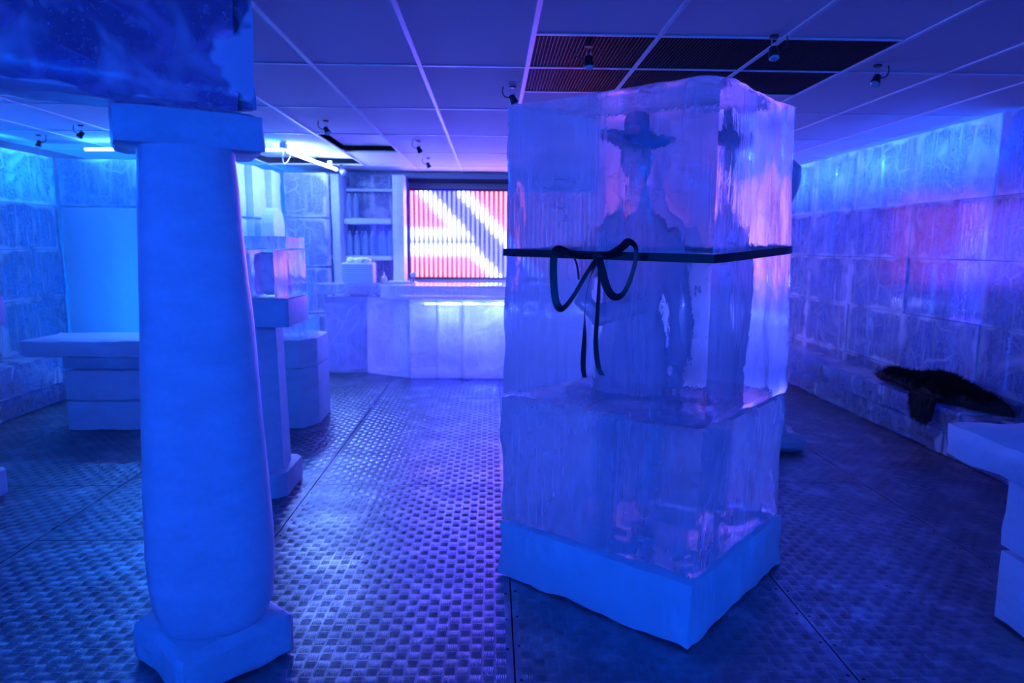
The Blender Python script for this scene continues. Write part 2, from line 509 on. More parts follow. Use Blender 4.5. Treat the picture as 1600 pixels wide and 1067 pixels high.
# ceiling: 0.615 x 1.2 m lay-in tiles, in three bays two rows of dark grilles
GX = [0.2 + 0.615 * k for k in range(-8, 7)] + [X1]
GX[0] = X0
GY = [-2.6, -2.02, -0.82, 0.38, 1.58, 2.78, 3.98, 5.18, 6.38, 7.58, 8.78, 9.6]
def tile_mesh(w_, d_, t=0.016):
    me = bpy.data.meshes.new('ceiling_tile')
    bm = box(-w_ / 2, w_ / 2, -d_ / 2, d_ / 2, 0, t)
    bmesh.ops.recalc_face_normals(bm, faces=bm.faces[:]); bm.to_mesh(me); bm.free()
    me.materials.append(MT['tile'])
    return me
tm = {}
def put_tile(x0, x1, y0, y1, dz=0.0):
    key = (round(x1 - x0, 3), round(y1 - y0, 3))
    if key not in tm: tm[key] = tile_mesh(key[0] - 0.012, key[1] - 0.012)
    o = bpy.data.objects.new('ceiling_tile', tm[key]); COL.objects.link(o)
    o.parent = ceiling; o.location = ((x0 + x1) / 2, (y0 + y1) / 2, ZC + 0.004 + dz)
    o.rotation_euler = (rng.uniform(-1, 1) * 0.0012, rng.uniform(-1, 1) * 0.0012, 0)
    return o
GR0, GR1 = 3.38, 4.58
for a in range(len(GX) - 1):
    x0, x1 = GX[a], GX[a + 1]
    grille_col = 0.19 < x0 < 1.9
    right = x0 > 0.19
    for y0, y1 in zip(GY, GY[1:]):
        if y1 < 0.5: 
            put_tile(x0, x1, y0, y1); continue
        if grille_col and (abs(y0 - 2.78) < 0.01 or abs(y0 - 3.98) < 0.01):
            if y0 < 3: put_tile(x0, x1, 2.78, 3.38)
            else: put_tile(x0, x1, 4.58, 5.18)
            continue
        if -2.9 < x0 < -2.2 and abs(y0 - 7.58) < 0.01:
            o = put_tile(x0, x1, y0, y1, 0.05); o.rotation_euler = (0.05, 0.02, 0); continue
        dz = 0.07 if (abs(x0 + 1.645) < 0.02 and abs(y0 - 6.38) < 0.01) else 0.0
        put_tile(x0, x1, y0, y1, dz)
# the grille panels: crossed thin blades
def grille(x0, x1, y0, y1):
    bm = bmesh.new()
    st = 0.019
    k = int((x1 - x0 - 0.03) / st)
    for i in range(k + 1):
        x = x0 + 0.015 + i * st
        add_box(bm, x - 0.0012, x + 0.0012, y0 + 0.014, y1 - 0.014, ZC + 0.003, ZC + 0.016)
    k = int((y1 - y0 - 0.03) / st)
    for i in range(k + 1):
        y = y0 + 0.015 + i * st
        add_box(bm, x0 + 0.014, x1 - 0.014, y - 0.0012, y + 0.0012, ZC + 0.004, ZC + 0.015)
    return bm
for a in range(3):
    for y0 in (GR0, 3.98):
        x0 = 0.2 + 0.615 * a
        obj('grille_panel', grille(x0, x0 + 0.615, y0, y0 + 0.6), 'grille', ceiling)
for x in GX[1:-1]:
    obj('grid_bar', box(x - 0.012, x + 0.012, Y0, Y1, ZC - 0.003, ZC + 0.004), 'gridbar', ceiling)
for a in range(len(GX) - 1):
    for y in GY[1:-1] + ([GR0, GR1] if 0.19 < GX[a] < 1.9 else []):
        obj('cross_bar', box(GX[a] + 0.012, GX[a + 1] - 0.012, y - 0.010, y + 0.010, ZC - 0.001, ZC + 0.004), 'gridbar', ceiling)

# ------------------------------------------------------------------ ice block walls
seed = 10
def ice_wall_blocks(parent, fixed, axis, joints, rows, thick, mat, skip=lambda a, b: False, name='ice_block', n=(3, 6, 4)):
    global seed
    for r, (z0, z1) in enumerate(zip(rows, rows[1:])):
        for a0, a1 in zip(joints, joints[1:]):
            if skip((a0 + a1) / 2, (z0 + z1) / 2): continue
            seed += 1
            j = rng.uniform(-0.012, 0.012); g = 0.0005
            if axis == 'y': bm = slab(fixed + j, fixed + thick + j, a0 + g, a1 - g, z0 + g, z1 - g, (2, 8, 5), 0.004, seed, 0.003)
            else: bm = slab(a0 + g, a1 - g, fixed + j, fixed + thick + j, z0 + g, z1 - g, (8, 2, 5), 0.004, seed, 0.003)
            obj(name, bm, mat, parent, 40)
# right wall: five courses, standing on the bench
ice_wall_blocks(wall_right, 3.70, 'y', [1.1, 2.05, 2.98, 3.92, 4.86, 5.80, 6.72, 7.62, 8.40, 9.30], [0.0, 0.44, 0.93, 1.42, 1.89, 2.49], 0.24, 'wall_x')
# left wall
ice_wall_blocks(wall_left, -4.75, 'y', [1.4, 2.35, 3.3, 4.25, 5.2, 6.15, 7.10], [0.0, 0.45, 0.95, 1.44, 1.88, 2.37], 0.25, 'wall_x')

# LED strips behind the top course of both walls
def led_strip(name, p0, p1, mat, label, group=None, r=0.018, holder=True):
    t = thing(name, p0, label, 'light strip', group)
    obj('light_tube', tube([p0, p1], r, 8), mat, t, 60)
    if holder:
        a, b = Vector(p0), Vector(p1)
        if abs(a.x - b.x) < 0.01: obj('holder', box(a.x - 0.02, a.x + 0.02, min(a.y, b.y), max(a.y, b.y), a.z + r, a.z + r + 0.02), 'white_plastic', t)
        else: obj('holder', box(min(a.x, b.x), max(a.x, b.x), a.y - 0.02, a.y + 0.02, a.z + r, a.z + r + 0.02), 'white_plastic', t)
    return t
led_strip('led_strip', (4.03, 5.0, 2.36), (4.03, 9.2, 2.36), 'led_right', 'blue light strip behind the top course of the ice wall with the bench and pelt')
led_strip('led_strip', (-4.85, 4.4, 2.25), (-4.85, 7.0, 2.25), 'led_cyan', 'cyan light strip behind the top course of the ice wall beside the slab table')
# fill strips added out of view behind the camera for blue front light
led_strip('led_strip', (-4.85, -2.3, 2.40), (-4.85, 1.0, 2.40), 'led_rear_fill', 'blue fill light strip added on the wall behind the photographer, table side', 'added rear fill strips')
led_strip('led_strip', (4.05, -2.3, 2.40), (4.05, -0.4, 2.40), 'led_rear_fill', 'blue fill light strip added on the wall behind the photographer, bench side', 'added rear fill strips')
led_strip('led_strip', (-3.5, -2.45, 2.40), (3.0, -2.45, 2.40), 'led_rear_fill', 'blue fill light strip added on the end wall behind the photographer', 'added rear fill strips')

# ------------------------------------------------------------------ benches along the side walls
def bench(x0, x1, joints, z, label, lip):
    global seed
    t = thing('ice_bench', ((x0 + x1) / 2, joints[0], 0), label, 'bench')
    for a0, a1 in zip(joints, joints[1:]):
        seed += 1
        obj('seat_block', slab(x0, x1, a0 + 0.003, a1 - 0.003, 0.19, z, (3, 8, 3), 0.006, seed, 0.014), 'bench', t, 40)
        seed += 1
        l0, l1 = (x0 + lip, x1) if x0 > 0 else (x0, x1 - lip)
        obj('foot_block', slab(l0, l1, a0 + 0.003 if a0 == joints[0] else a0 + 0.2, min(a1 + 0.2, joints[-1]), 0.0, 0.188, (3, 8, 3), 0.006, seed, 0.014), 'bench', t, 40)
    return t
bench(3.28, 3.68, [2.5, 3.45, 4.4, 5.35, 6.3, 7.25, 8.2], 0.37, 'long low ice bench under the ice block wall, black pelt on it', 0.03)
bench(-4.48, -4.06, [2.4, 3.35, 4.3, 5.25, 6.2, 6.96], 0.46, 'long dark ice bench along the wall behind the slab table', 0.03)

# ------------------------------------------------------------------ black pelt on the right bench
def pelt():
    t = thing('fur_pelt', (3.45, 5.15, 0.372), 'shaggy black fur pelt thrown over the long ice bench, one paw hanging down', 'fur')
    outline = [(3.40, 5.62), (3.50, 5.74), (3.57, 5.66), (3.58, 5.35), (3.59, 5.1), (3.57, 4.85), (3.59, 4.60), (3.57, 4.30), (3.52, 4.20), (3.44, 4.32), (3.38, 4.46), (3.31, 4.60), (3.285, 4.66), (3.285, 4.92), (3.29, 5.0), (3.31, 5.14), (3.33, 5.3), (3.35, 5.5)]
    cen = Vector((3.46, 4.95, 0))
    bm = bmesh.new()
    rings = []
    K = 72
    pts = []
    m_ = len(outline)
    for i in range(K):
        s = i / K * m_; a = int(s) % m_; b = (a + 1) % m_; f_ = s - int(s)
        p = Vector((*outline[a], 0)).lerp(Vector((*outline[b], 0)), f_)
        p += (p - cen).normalized() * 0.03 * (noise.noise(Vector((p.x * 22, p.y * 22, 3.0))) - 0.3)
        pts.append(p)
    for q, hz in ((1.0, 0.0), (1.0, 0.03), (0.92, 0.065), (0.6, 0.085), (0.3, 0.09)):
        ring = []
        for p in pts:
            v = cen.lerp(p, q)
            wob = 0.045 * noise.noise(Vector((v.x * 9, v.y * 9, 1.0)))
            hump = 0.07 * math.exp(-((v.y - 4.9) / 0.28) ** 2) * max(0, min(1, (v.x - 3.36) / 0.12)) * (hz > 0)
            ring.append((v.x, v.y, 0.382 + hz + hump + (wob if q < 1 else 0)))
        rings.append(ring)
    loft(rings, True, bm)
    hide = obj('hide', bm, 'fur', t, 80)
    # the hanging paw
    paw = [(3.30, 4.78, 0.42, 0.14), (3.262, 4.78, 0.41, 0.14), (3.25, 4.77, 0.34, 0.13), (3.247, 4.755, 0.28, 0.11), (3.245, 4.75, 0.235, 0.09)]
    rings = [[(x - 0.016, y - w_, z), (x - 0.016, y, z), (x - 0.016, y + w_, z), (x + 0.012, y + w_, z), (x + 0.012, y, z), (x + 0.012, y - w_, z)] for x, y, z, w_ in paw]
    rings[0] = [(x + (0.0), y, z) for x, y, z in rings[0]]
    obj('paw', loft(rings), 'fur', t, 80)
    # hair
    r = random.Random(5)
    V, Fc = [], []
    def tuft(p, d, l, wd):
        side = Vector((d.y, -d.x, 0.2)).normalized() * wd
        i = len(V)
        V.extend([p - side, p + side, p + d * l]); Fc.append((i, i + 1, i + 2))
    for i in range(9000):
        k = r.randrange(K); q = math.sqrt(r.random())
        p = cen.lerp(pts[k].lerp(pts[(k + 1) % K], r.random()), q)
        d = Vector((r.gauss(-0.25, 0.35), r.gauss(-0.5, 0.35), 0.35 + 0.25 * r.random()))
        if q > 0.93:
            o_ = (p - cen).normalized(); d = o_ * 0.9 + Vector((r.gauss(0, .3), r.gauss(0, .3), r.uniform(0.02, 0.3)))
        hump = 0.07 * math.exp(-((p.y - 4.9) / 0.28) ** 2) * max(0, min(1, (p.x - 3.36) / 0.12))
        tuft(Vector((p.x, p.y, 0.384 + hump + 0.085 * (1 - max(0, q - 0.8) * 4.2))), d.normalized(), r.uniform(0.035, 0.085) * (0.75 if p.x > 3.5 else 1.0), 0.003)
    for i in range(1800):
        f_ = r.random() * 3.999; a = int(f_); f_ -= a
        A, B = paw[a], paw[a + 1]
        x, y, z, w_ = [A[j] + (B[j] - A[j]) * f_ for j in range(4)]
        s = r.uniform(-1, 1)
        tuft(Vector((x - 0.017, y + s * w_, z)), Vector((-0.08 - abs(r.gauss(0, .2)), r.gauss(0, .25) + 0.3 * s, -0.9)).normalized(), r.uniform(0.03, 0.07), 0.003)
    me = bpy.data.meshes.new('hair')
    L0 = Vector(t.location)
    me.from_pydata([tuple(v - L0) for v in V], [], Fc)
    h = link('hair', me, 'fur', t); h['kind'] = 'stuff'
pelt()

# ------------------------------------------------------------------ the big clear ice monolith with a carved figure
def sawn_back(o):
    # the two faces turned to the bar were left rough-sawn and frosty
    o.data.materials.append(MT['sawn']); o.data.materials.append(MT['sawn_left'])
    for p in o.data.polygons:
        if p.normal.y > 0.4 and abs(p.normal.z) < 0.5: p.material_index = 1 if p.normal.x > 0 else 2

def monolith():
    t = thing('ice_monolith', (0.70, 2.88, 0), 'tall clear block of ice on a cloudy plinth, hatted figure carved inside', 'ice sculpture')
    z = lambda pts, zz: [Vector((x, y, (zz[i] if isinstance(zz, (list, tuple)) else zz))) for i, (x, y) in enumerate(pts)]
    # corners: left, near, right, back
    Lb, Nb, Rb, Bb = (0.022, 2.86), (0.735, 2.245), (1.39, 2.93), (0.70, 3.54)
    q = [Lb, Nb, Rb, Bb]; q2 = [(0.032, 2.87), (0.745, 2.26), (1.385, 2.93), (0.70, 3.52)]
    obj('plinth_block', hexa(z(q, 0.0), z(q2, 0.262), (20, 20, 6), 0.008, 6.0, 3, 0.014), 'clear_base', t, 35)
    q = [(0.034, 2.865), (0.752, 2.275), (1.345, 2.90), (0.68, 3.49)]; q2 = [(0.030, 2.86), (0.762, 2.268), (1.35, 2.90), (0.68, 3.49)]
    mb = obj('middle_block', hexa(z(q, 0.264), z(q2, 0.846), (22, 22, 18), 0.008, 5.0, 5, 0.016, 0.5), 'clear_mid', t, 35)
    sawn_back(mb)
    q = [(0.036, 2.86), (0.765, 2.265), (1.35, 2.90), (0.68, 3.49)]
    q2 = [(0.058, 2.86), (0.765, 2.275), (1.30, 2.88), (0.68, 3.47)]
    bm = hexa(z(q, 0.848), z(q2, [2.085, 2.085, 2.10, 2.12]), (26, 26, 36), 0.009, 4.5, 8, 0.012, 0.35)
    # saw marks on the face turned to the bench
    A, B = Vector((0.765, 2.265, 0)), Vector((1.35, 2.90, 0)); nrm = Vector((B.y - A.y, -(B.x - A.x), 0)).normalized(); L = (B - A).length; d = (B - A) / L
    for v in bm.verts:
        s = (Vector((v.co.x, v.co.y, 0)) - A)
        along, out_ = s.dot(d) / L, s.dot(nrm)
        if out_ > -0.03 and 0.04 < along < 0.99:
            v.co += nrm * 0.006 * noise.noise(Vector((along * 30, v.co.z * 1.3, 4)))
        # rounded shoulder at the near top corner
        if v.co.z > 1.9:
            rr_ = Vector((v.co.x - 0.765, v.co.y - 2.27)).length
            v.co.z -= 0.03 * max(0, 1 - rr_ / 0.10) ** 2
    ub = obj('upper_block', bm, 'clear', t, 35)
    sawn_back(ub)

    # fracture sheets frozen into the upper block
    for k, (c0, e1, e2) in enumerate((((0.50, 2.86, 1.72), (0.34, -0.16, -0.03), (0.0, 0.10, 0.10)), ((0.98, 2.86, 1.74), (0.20, 0.14, -0.10), (-0.05, 0.10, 0.14)), ((0.86, 2.52, 1.60), (0.02, 0.02, 0.22), (0.05, 0.06, 0.02)), ((0.38, 2.90, 1.56), (0.10, 0.06, -0.12), (0.0, 0.05, 0.06)))):
        bm = bmesh.new()
        c0, e1, e2 = Vector(c0), Vector(e1), Vector(e2)
        grid = [[bm.verts.new(c0 + e1 * (i / 8 - 1) + e2 * ((j / 4 - 1) * (1 - 0.6 * abs(i / 8 - 1) ** 2)) + Vector((0.02, 0.02, 0.03)) * noise.noise(Vector((i * 0.5, j * 0.6, k * 3.3)))) for j in range(9)] for i in range(17)]
        for i in range(16):
            for j in range(8): bm.faces.new((grid[i][j], grid[i + 1][j], grid[i + 1][j + 1], grid[i][j + 1]))
        obj('fracture', bm, 'fracture', ub, 80)
    # the figure: one continuous body fused from tapered forms
    fx, fy = 0.74, 3.08
    turn = math.radians(-8)
    def W(x, y, zz):
        x *= 0.84; y *= 0.9; zz = 0.30 + (zz - 0.30) * 1.08
        return Vector((fx + x * math.cos(turn) - y * math.sin(turn), fy + x * math.sin(turn) + y * math.cos(turn), zz))
    bm = bmesh.new()
    def ell(c, r, seg=20):
        ret = bmesh.ops.create_uvsphere(bm, u_segments=seg, v_segments=12, radius=1.0)
        for v in ret['verts']: v.co = W(c[0] + v.co.x * r[0], c[1] + v.co.y * r[1], c[2] + v.co.z * r[2])
    def limb(path, rad): tube([W(*p) for p in path], rad, 12, bm)
    def torso(sections):
        rings = []
        for zz, rx, ry, yo in sections:
            rings.append([W(rx * math.copysign(abs(math.cos(a)) ** 0.85, math.cos(a)), yo + ry * math.copysign(abs(math.sin(a)) ** 0.85, math.sin(a)), zz) for a in [2 * PI * k / 28 for k in range(28)]])
        loft(rings, True, bm)
    # coat: hem to neck
    torso([(0.78, 0.215, 0.15, 0), (0.95, 0.20, 0.14, 0), (1.12, 0.165, 0.125, 0), (1.25, 0.175, 0.125, 0), (1.38, 0.20, 0.125, 0), (1.47, 0.205, 0.11, 0), (1.53, 0.16, 0.09, 0.005), (1.57, 0.085, 0.07, 0.01), (1.60, 0.06, 0.06, 0.01)])
    # neck, head, face
    limb([(0, 0.01, 1.54), (0, 0.0, 1.66)], [0.062, 0.056])
    ell((0, 0.0, 1.775), (0.078, 0.095, 0.108)); ell((0, -0.03, 1.71), (0.058, 0.066, 0.062)); ell((0, -0.068, 1.672), (0.026, 0.024, 0.02))
    limb([(0, -0.088, 1.80), (0, -0.112, 1.752), (0, -0.092, 1.742)], [0.010, 0.017, 0.014])
    for s in (-1, 1):
        ell((s * 0.032, -0.086, 1.80), (0.024, 0.016, 0.010)); ell((s * 0.080, 0.008, 1.765), (0.012, 0.022, 0.034)); ell((s * 0.045, -0.066, 1.74), (0.024, 0.024, 0.02))
    limb([(-0.026, -0.083, 1.712), (0, -0.092, 1.714), (0.026, -0.083, 1.712)], [0.008, 0.011, 0.008])
    # open collar and lapels
    for s in (-1, 1):
        limb([(s * 0.055, -0.02, 1.60), (s * 0.07, -0.10, 1.50), (s * 0.035, -0.135, 1.33), (s * 0.02, -0.135, 1.15), (s * 0.03, -0.148, 0.80)], [0.022, 0.026, 0.020, 0.015, 0.016])
    # arm hanging at the bench side, arm bent with the hand on the belly on the other
    limb([(0.165, 0, 1.475), (0.235, 0.01, 1.36), (0.262, 0.015, 1.19), (0.265, -0.01, 1.05), (0.258, -0.035, 0.925)], [0.072, 0.068, 0.056, 0.052, 0.046])
    limb([(-0.165, 0, 1.475), (-0.235, 0.01, 1.36), (-0.275, 0.015, 1.185), (-0.20, -0.10, 1.135), (-0.10, -0.165, 1.165)], [0.072, 0.068, 0.058, 0.052, 0.044])
    # hands: palm, four fingers, thumb
    def hand(base, dirv, side, pal):
        base, dirv, side, pal = map(Vector, (base, dirv, side, pal))
        dirv.normalize(); side.normalize(); pal.normalize()
        limb([base, base + dirv * 0.045, base + dirv * 0.085], [0.030, 0.037, 0.034])
        for k, (off, ln) in enumerate(((-0.028, 0.062), (-0.009, 0.074), (0.010, 0.070), (0.028, 0.054))):
            b = base + dirv * 0.085 + side * off
            limb([b - dirv * 0.02, b + dirv * ln * 0.45, b + dirv * ln * 0.8 + pal * ln * 0.22, b + dirv * ln + pal * ln * 0.45], [0.011, 0.0105, 0.0095, 0.008])
        b = base + dirv * 0.03 + side * -0.034
        limb([b, b + dirv * 0.03 - side * 0.018 + pal * 0.012, b + dirv * 0.062 - side * 0.014 + pal * 0.022], [0.014, 0.012, 0.009])
    hand((0.257, -0.04, 0.915), (0, -0.08, -1), (0.05, 1, 0), (-1, 0, 0))
    hand((-0.11, -0.162, 1.163), (1, -0.15, 0.12), (0, 0, -1), (0, 1, 0))
    # legs and boots
    for s in (-1, 1):
        limb([(s * 0.09, 0, 0.86), (s * 0.10, 0.0, 0.62), (s * 0.105, 0.005, 0.42), (s * 0.11, 0.01, 0.32)], [0.098, 0.078, 0.062, 0.052])
        limb([(s * 0.11, 0.045, 0.305), (s * 0.115, -0.04, 0.302), (s * 0.125, -0.15, 0.297)], [0.042, 0.042, 0.030])
    fig = obj('carved_figure', bm, 'figure', t)
    fig['label'] = 'figure of a man in an open coat and hat carved inside the block'
    rm = fig.modifiers.new('fuse', 'REMESH'); rm.mode = 'VOXEL'; rm.voxel_size = 0.0075; rm.use_smooth_shade = True
    sm = fig.modifiers.new('soften', 'SMOOTH'); sm.factor = 0.5; sm.iterations = 4
    # hat: wide wavy brim and tall crown
    bm = bmesh.new()
    rings = []
    for rx, ry, zz in ((0.085, 0.10, 1.845), (0.15, 0.165, 1.838), (0.183, 0.20, 1.825), (0.187, 0.205, 1.832), (0.182, 0.20, 1.842), (0.15, 0.165, 1.855), (0.088, 0.104, 1.868), (0.086, 0.102, 1.89), (0.082, 0.098, 1.92), (0.074, 0.09, 1.935), (0.045, 0.07, 1.93), (0.01, 0.02, 1.926)):
        ring = []
        for k in range(40):
            a = 2 * PI * k / 40
            rim = max(0, (rx - 0.09) / 0.097)
            ring.append(W(rx * math.cos(a), -0.005 + ry * math.sin(a), zz + rim * (0.025 * math.cos(2 * a) - 0.022 * math.cos(a + 0.4) * -1 * -1)))
        rings.append(ring)
    loft(rings, True, bm)
    obj('hat', bm, 'hat', fig, 50)
    return t
monolith()

# ------------------------------------------------------------------ black ribbon tied round the monolith
def strip_mesh(path, wv, width, thick=0.0012):
    """flat ribbon along a path; wv gives the direction of its width at each point"""
    bm = bmesh.new()
    rings = []
    for i, p in enumerate(path):
        p = Vector(p); wd = Vector(wv[i] if isinstance(wv, list) else wv).normalized() * width / 2
        tdir = (Vector(path[min(i + 1, len(path) - 1)]) - Vector(path[max(i - 1, 0)])).normalized()
        nn_ = tdir.cross(wd).normalized() * thick / 2
        rings.append([p - wd - nn_, p + wd - nn_, p + wd + nn_, p - wd + nn_])
    return loft(rings, True, bm)

def catmull(pts, k=8):
    pts = [Vector(p) for p in pts]
    out_ = []
    for i in range(len(pts) - 1):
        p0, p1, p2, p3 = pts[max(i - 1, 0)], pts[i], pts[i + 1], pts[min(i + 2, len(pts) - 1)]
        for j in range(k):
            u = j / k
            out_.append(0.5 * ((2 * p1) + (-p0 + p2) * u + (2 * p0 - 5 * p1 + 4 * p2 - p3) * u * u + (-p0 + 3 * p1 - 3 * p2 + p3) * u ** 3))
    out_.append(pts[-1])
    return out_

def ribbon():
    t = thing('ribbon', (0.43, 2.52, 0.9), 'black satin ribbon tied in a drooping bow round the clear ice block', 'ribbon')
    Lc, Nc, Rc, Bc = [Vector(p) for p in ((0.044, 2.862, 1.475), (0.766, 2.266, 1.462), (1.327, 2.893, 1.495), (0.68, 3.485, 1.49))]
    c = (Lc + Nc + Rc + Bc) / 4
    loop = []
    for a, b in ((Lc, Nc), (Nc, Rc), (Rc, Bc), (Bc, Lc)):
        for k in range(12):
            p = a.lerp(b, k / 12)
            o_ = (p - c); o_.z = 0
            e = 0.012 if k else -0.004
            loop.append(p + o_.normalized() * e)
    loop.append(loop[0].copy())
    obj('band', strip_mesh(loop, (0, 0, 1), 0.031), 'ribbon', t, 40)
    # frame of the left face
    d = (Nc - Lc); d.z = 0; d.normalize(); nrm = Vector((d.y, -d.x, 0))      # nrm points to the viewer
    def on(u, zz, out_=0.02): return Lc.lerp(Nc, 0) + d * u - Vector((0, 0, Lc.z)) + Vector((0, 0, zz)) + nrm * out_
    K = 0.49
    obj('knot', rough(slab_local(on(K, 1.465, 0.022), d, nrm, 0.024, 0.014, 0.018), 0.003, 40.0), 'ribbon', t, 60)
    # left loop: out along the band, over, down and back to the knot
    W_ = 0.030
    def facing(pts, tilt):
        c_ = catmull(pts, 7)
        return [((c_[min(i + 1, len(c_) - 1)] - c_[max(i - 1, 0)]).normalized().cross(nrm).normalized() * 0.85 + nrm * tilt) for i in range(len(c_))]
    def spread(pts, outs): return [on(u, zz, o) for (u, zz), o in zip(pts, outs)]
    pl = spread([(K, 1.466), (0.400, 1.466), (0.365, 1.483), (0.332, 1.493), (0.305, 1.473), (0.302, 1.388), (0.315, 1.288), (0.345, 1.256), (0.390, 1.303), (0.440, 1.388), (K - 0.006, 1.455)], [.022, .03, .05, .055, .05, .05, .05, .05, .045, .035, .026])
    obj('bow_loop', strip_mesh(catmull(pl, 7), facing(pl, 0.55), W_), 'ribbon', t, 50)
    pr = spread([(K, 1.466), (K + 0.06, 1.475), (K + 0.115, 1.50), (K + 0.145, 1.52), (K + 0.172, 1.495), (K + 0.165, 1.42), (K + 0.13, 1.335), (K + 0.09, 1.315), (K + 0.055, 1.345), (K + 0.025, 1.41), (K + 0.005, 1.455)], [.022, .03, .05, .055, .05, .05, .05, .048, .045, .035, .026])
    obj('bow_loop', strip_mesh(catmull(pr, 7), facing(pr, -0.55), W_), 'ribbon', t, 50)
    # inner fold seen through the left loop
    pf = spread([(0.332, 1.491), (0.370, 1.473), (0.395, 1.433), (0.405, 1.373)], [.045, .03, .026, .024])
    obj('bow_fold', strip_mesh(catmull(pf, 7), d * 0.8 + nrm * 0.5, 0.016), 'ribbon', t, 50)
    ta = spread([(K, 1.46), (K - 0.03, 1.38), (K - 0.05, 1.27), (K - 0.052, 1.15), (K - 0.057, 1.04), (K - 0.05, 0.985)], [.024, .03, .03, .026, .024, .022])
    n_ = len(catmull(ta, 7)); wv = [d * math.cos(1.1 * math.sin(i / n_ * 5)) + nrm * math.sin(1.1 * math.sin(i / n_ * 5)) for i in range(n_)]
    obj('tail', strip_mesh(catmull(ta, 7), wv, 0.021), 'ribbon', t, 50)
    tb = spread([(K + 0.005, 1.46), (K + 0.01, 1.37), (K + 0.005, 1.25), (K + 0.0, 1.13), (K + 0.012, 1.04), (K + 0.03, 1.005)], [.024, .03, .028, .026, .024, .022])
    wv = [d * math.cos(0.5 * math.sin(i / n_ * 4 + 1)) + nrm * math.sin(0.5 * math.sin(i / n_ * 4 + 1)) for i in range(n_)]
    obj('tail', strip_mesh(catmull(tb, 7), wv, 0.021), 'ribbon', t, 50)

def slab_local(c, ex, ey, hx, hy, hz):
    bm = bmesh.new()
    bmesh.ops.create_uvsphere(bm, u_segments=14, v_segments=10, radius=1.0)
    for v in bm.verts: v.co = c + ex * v.co.x * hx + ey * v.co.y * hy + Vector((0, 0, v.co.z * hz))
    return bm
ribbon()

# ------------------------------------------------------------------ frosted column with beam
def column():
    t = thing('ice_column', (-1.01, 2.27, 0), 'thick frosted ice column with square capital and plinth under the ice beam', 'column')
    c = Vector((-1.01, 2.27))
    rot = math.radians(48)
    bm = slab(c.x - 0.205, c.x + 0.205, c.y - 0.205, c.y + 0.205, 0, 0.165, (14, 14, 6), 0.012, 21, 0.02, rot, 7.0)
    obj('plinth', bm, 'frost_rough', t, 35)
    prof = [(0.150, 0.155), (0.178, 0.18), (0.198, 0.24), (0.209, 0.34), (0.212, 0.45)]
    for k in range(1, 22):
        u = k / 21
        prof.append((0.212 - 0.060 * u ** 1.1, 0.45 + u * (1.82 - 0.45)))
    bm = lathe(prof, c.x + 0.0, c.y, 40, None, 2.7, math.radians(20))
    # the shaft leans a little
    for v in bm.verts: v.co.x += -0.05 * (v.co.z / 1.82) + 0.012; v.co.y += 0.10 * (v.co.z / 1.82)
    rough(bm, 0.004, 4.0, 5)
    obj('shaft', bm, 'frost', t, 50)
    bm = slab(-1.305, -0.835, 2.26, 2.60, 1.815, 1.945, (10, 10, 4), 0.007, 22, 0.012, math.radians(28), 7.0)
    obj('capital', bm, 'frost_rough', t, 35)
    b = slab(-2.3, 0, 0, 0.25, 0, 0.55, (36, 6, 12), 0.009, 24, 0.014, 0, 4.0)
    o = obj('ice_beam', b, 'lintel', None, 35)
    o.location = (-0.80, 2.385, 1.950); o.rotation_euler = (0, 0, math.radians(34.5))
    tag(o, 'massive dark ice beam with white cracks resting on the frosted column', 'beam')
column()

# ------------------------------------------------------------------ pedestals
def pedestal(loc, label, group=None):
    x, y = loc
    t = thing('ice_pedestal', (x, y, 0), label, 'pedestal', group)
    def octa(h, ch, cx=x, cy_=y, hy=None):
        hy = hy or h
        return [(cx - h + ch, cy_ - hy), (cx + h - ch, cy_ - hy), (cx + h, cy_ - hy + ch), (cx + h, cy_ + hy - ch), (cx + h - ch, cy_ + hy), (cx - h + ch, cy_ + hy), (cx - h, cy_ + hy - ch), (cx - h, cy_ - hy + ch)]
    obj('foot', prism(octa(0.21, 0.05), 0, 0.15, 0.012), 'frost_soft', t, 35)
    bm = loft([[(a, b, z) for a, b in octa(r, r * 0.55)] for r, z in ((0.165, 0.15), (0.158, 0.6), (0.15, 1.03))])
    obj('shaft', bm, 'frost_soft', t, 30)
    obj('cap', prism(octa(0.27, 0.012, hy=0.21), 1.03, 1.19, 0.008), 'frost_soft', t, 35)
    return t
pedestal((-1.435, 4.0), 'slim faceted ice pedestal carrying the lit clear ice case', 'faceted pedestals')
pedestal((-3.14, 3.76), 'slim faceted ice pedestal standing alone by the dark bench', 'faceted pedestals')

def display_case():
    t = thing('ice_case', (-1.43, 4.02, 1.19), 'clear glowing ice case on the slim faceted pedestal, relief inside', 'ice case')
    X_0, X_1, Y_0, Y_1, z0, z1 = -1.66, -1.165, 3.82, 4.20, 1.192, 1.55
    obj('top_slab', slab(X_0, X_1, Y_0, Y_1, z1 - 0.075, z1, (6, 5, 2), 0.002, 41, 0.006), 'display', t, 35)
    obj('side_pane', slab(X_1 - 0.085, X_1, Y_0 + 0.005, Y_1, z0, z1 - 0.077, (3, 6, 6), 0.002, 42, 0.005), 'display', t, 35)
    obj('side_pane', slab(X_0, X_0 + 0.085, Y_0 + 0.005, Y_1, z0, z1 - 0.077, (3, 6, 6), 0.002, 43, 0.005), 'display', t, 35)
    obj('corner_post', slab(X_0 + 0.12, X_0 + 0.24, Y_0 + 0.04, Y_1 - 0.04, z0, z1 - 0.077, (3, 6, 6), 0.002, 44, 0.005), 'display', t, 35)
    bm = slab(X_0 + 0.26, X_1 - 0.11, Y_0 + 0.12, Y_0 + 0.22, z0 + 0.018, z1 - 0.10, (16, 4, 18), 0.016, 45, 0.006, 0, 16.0)
    obj('relief', bm, 'figure', t, 40)
display_case()

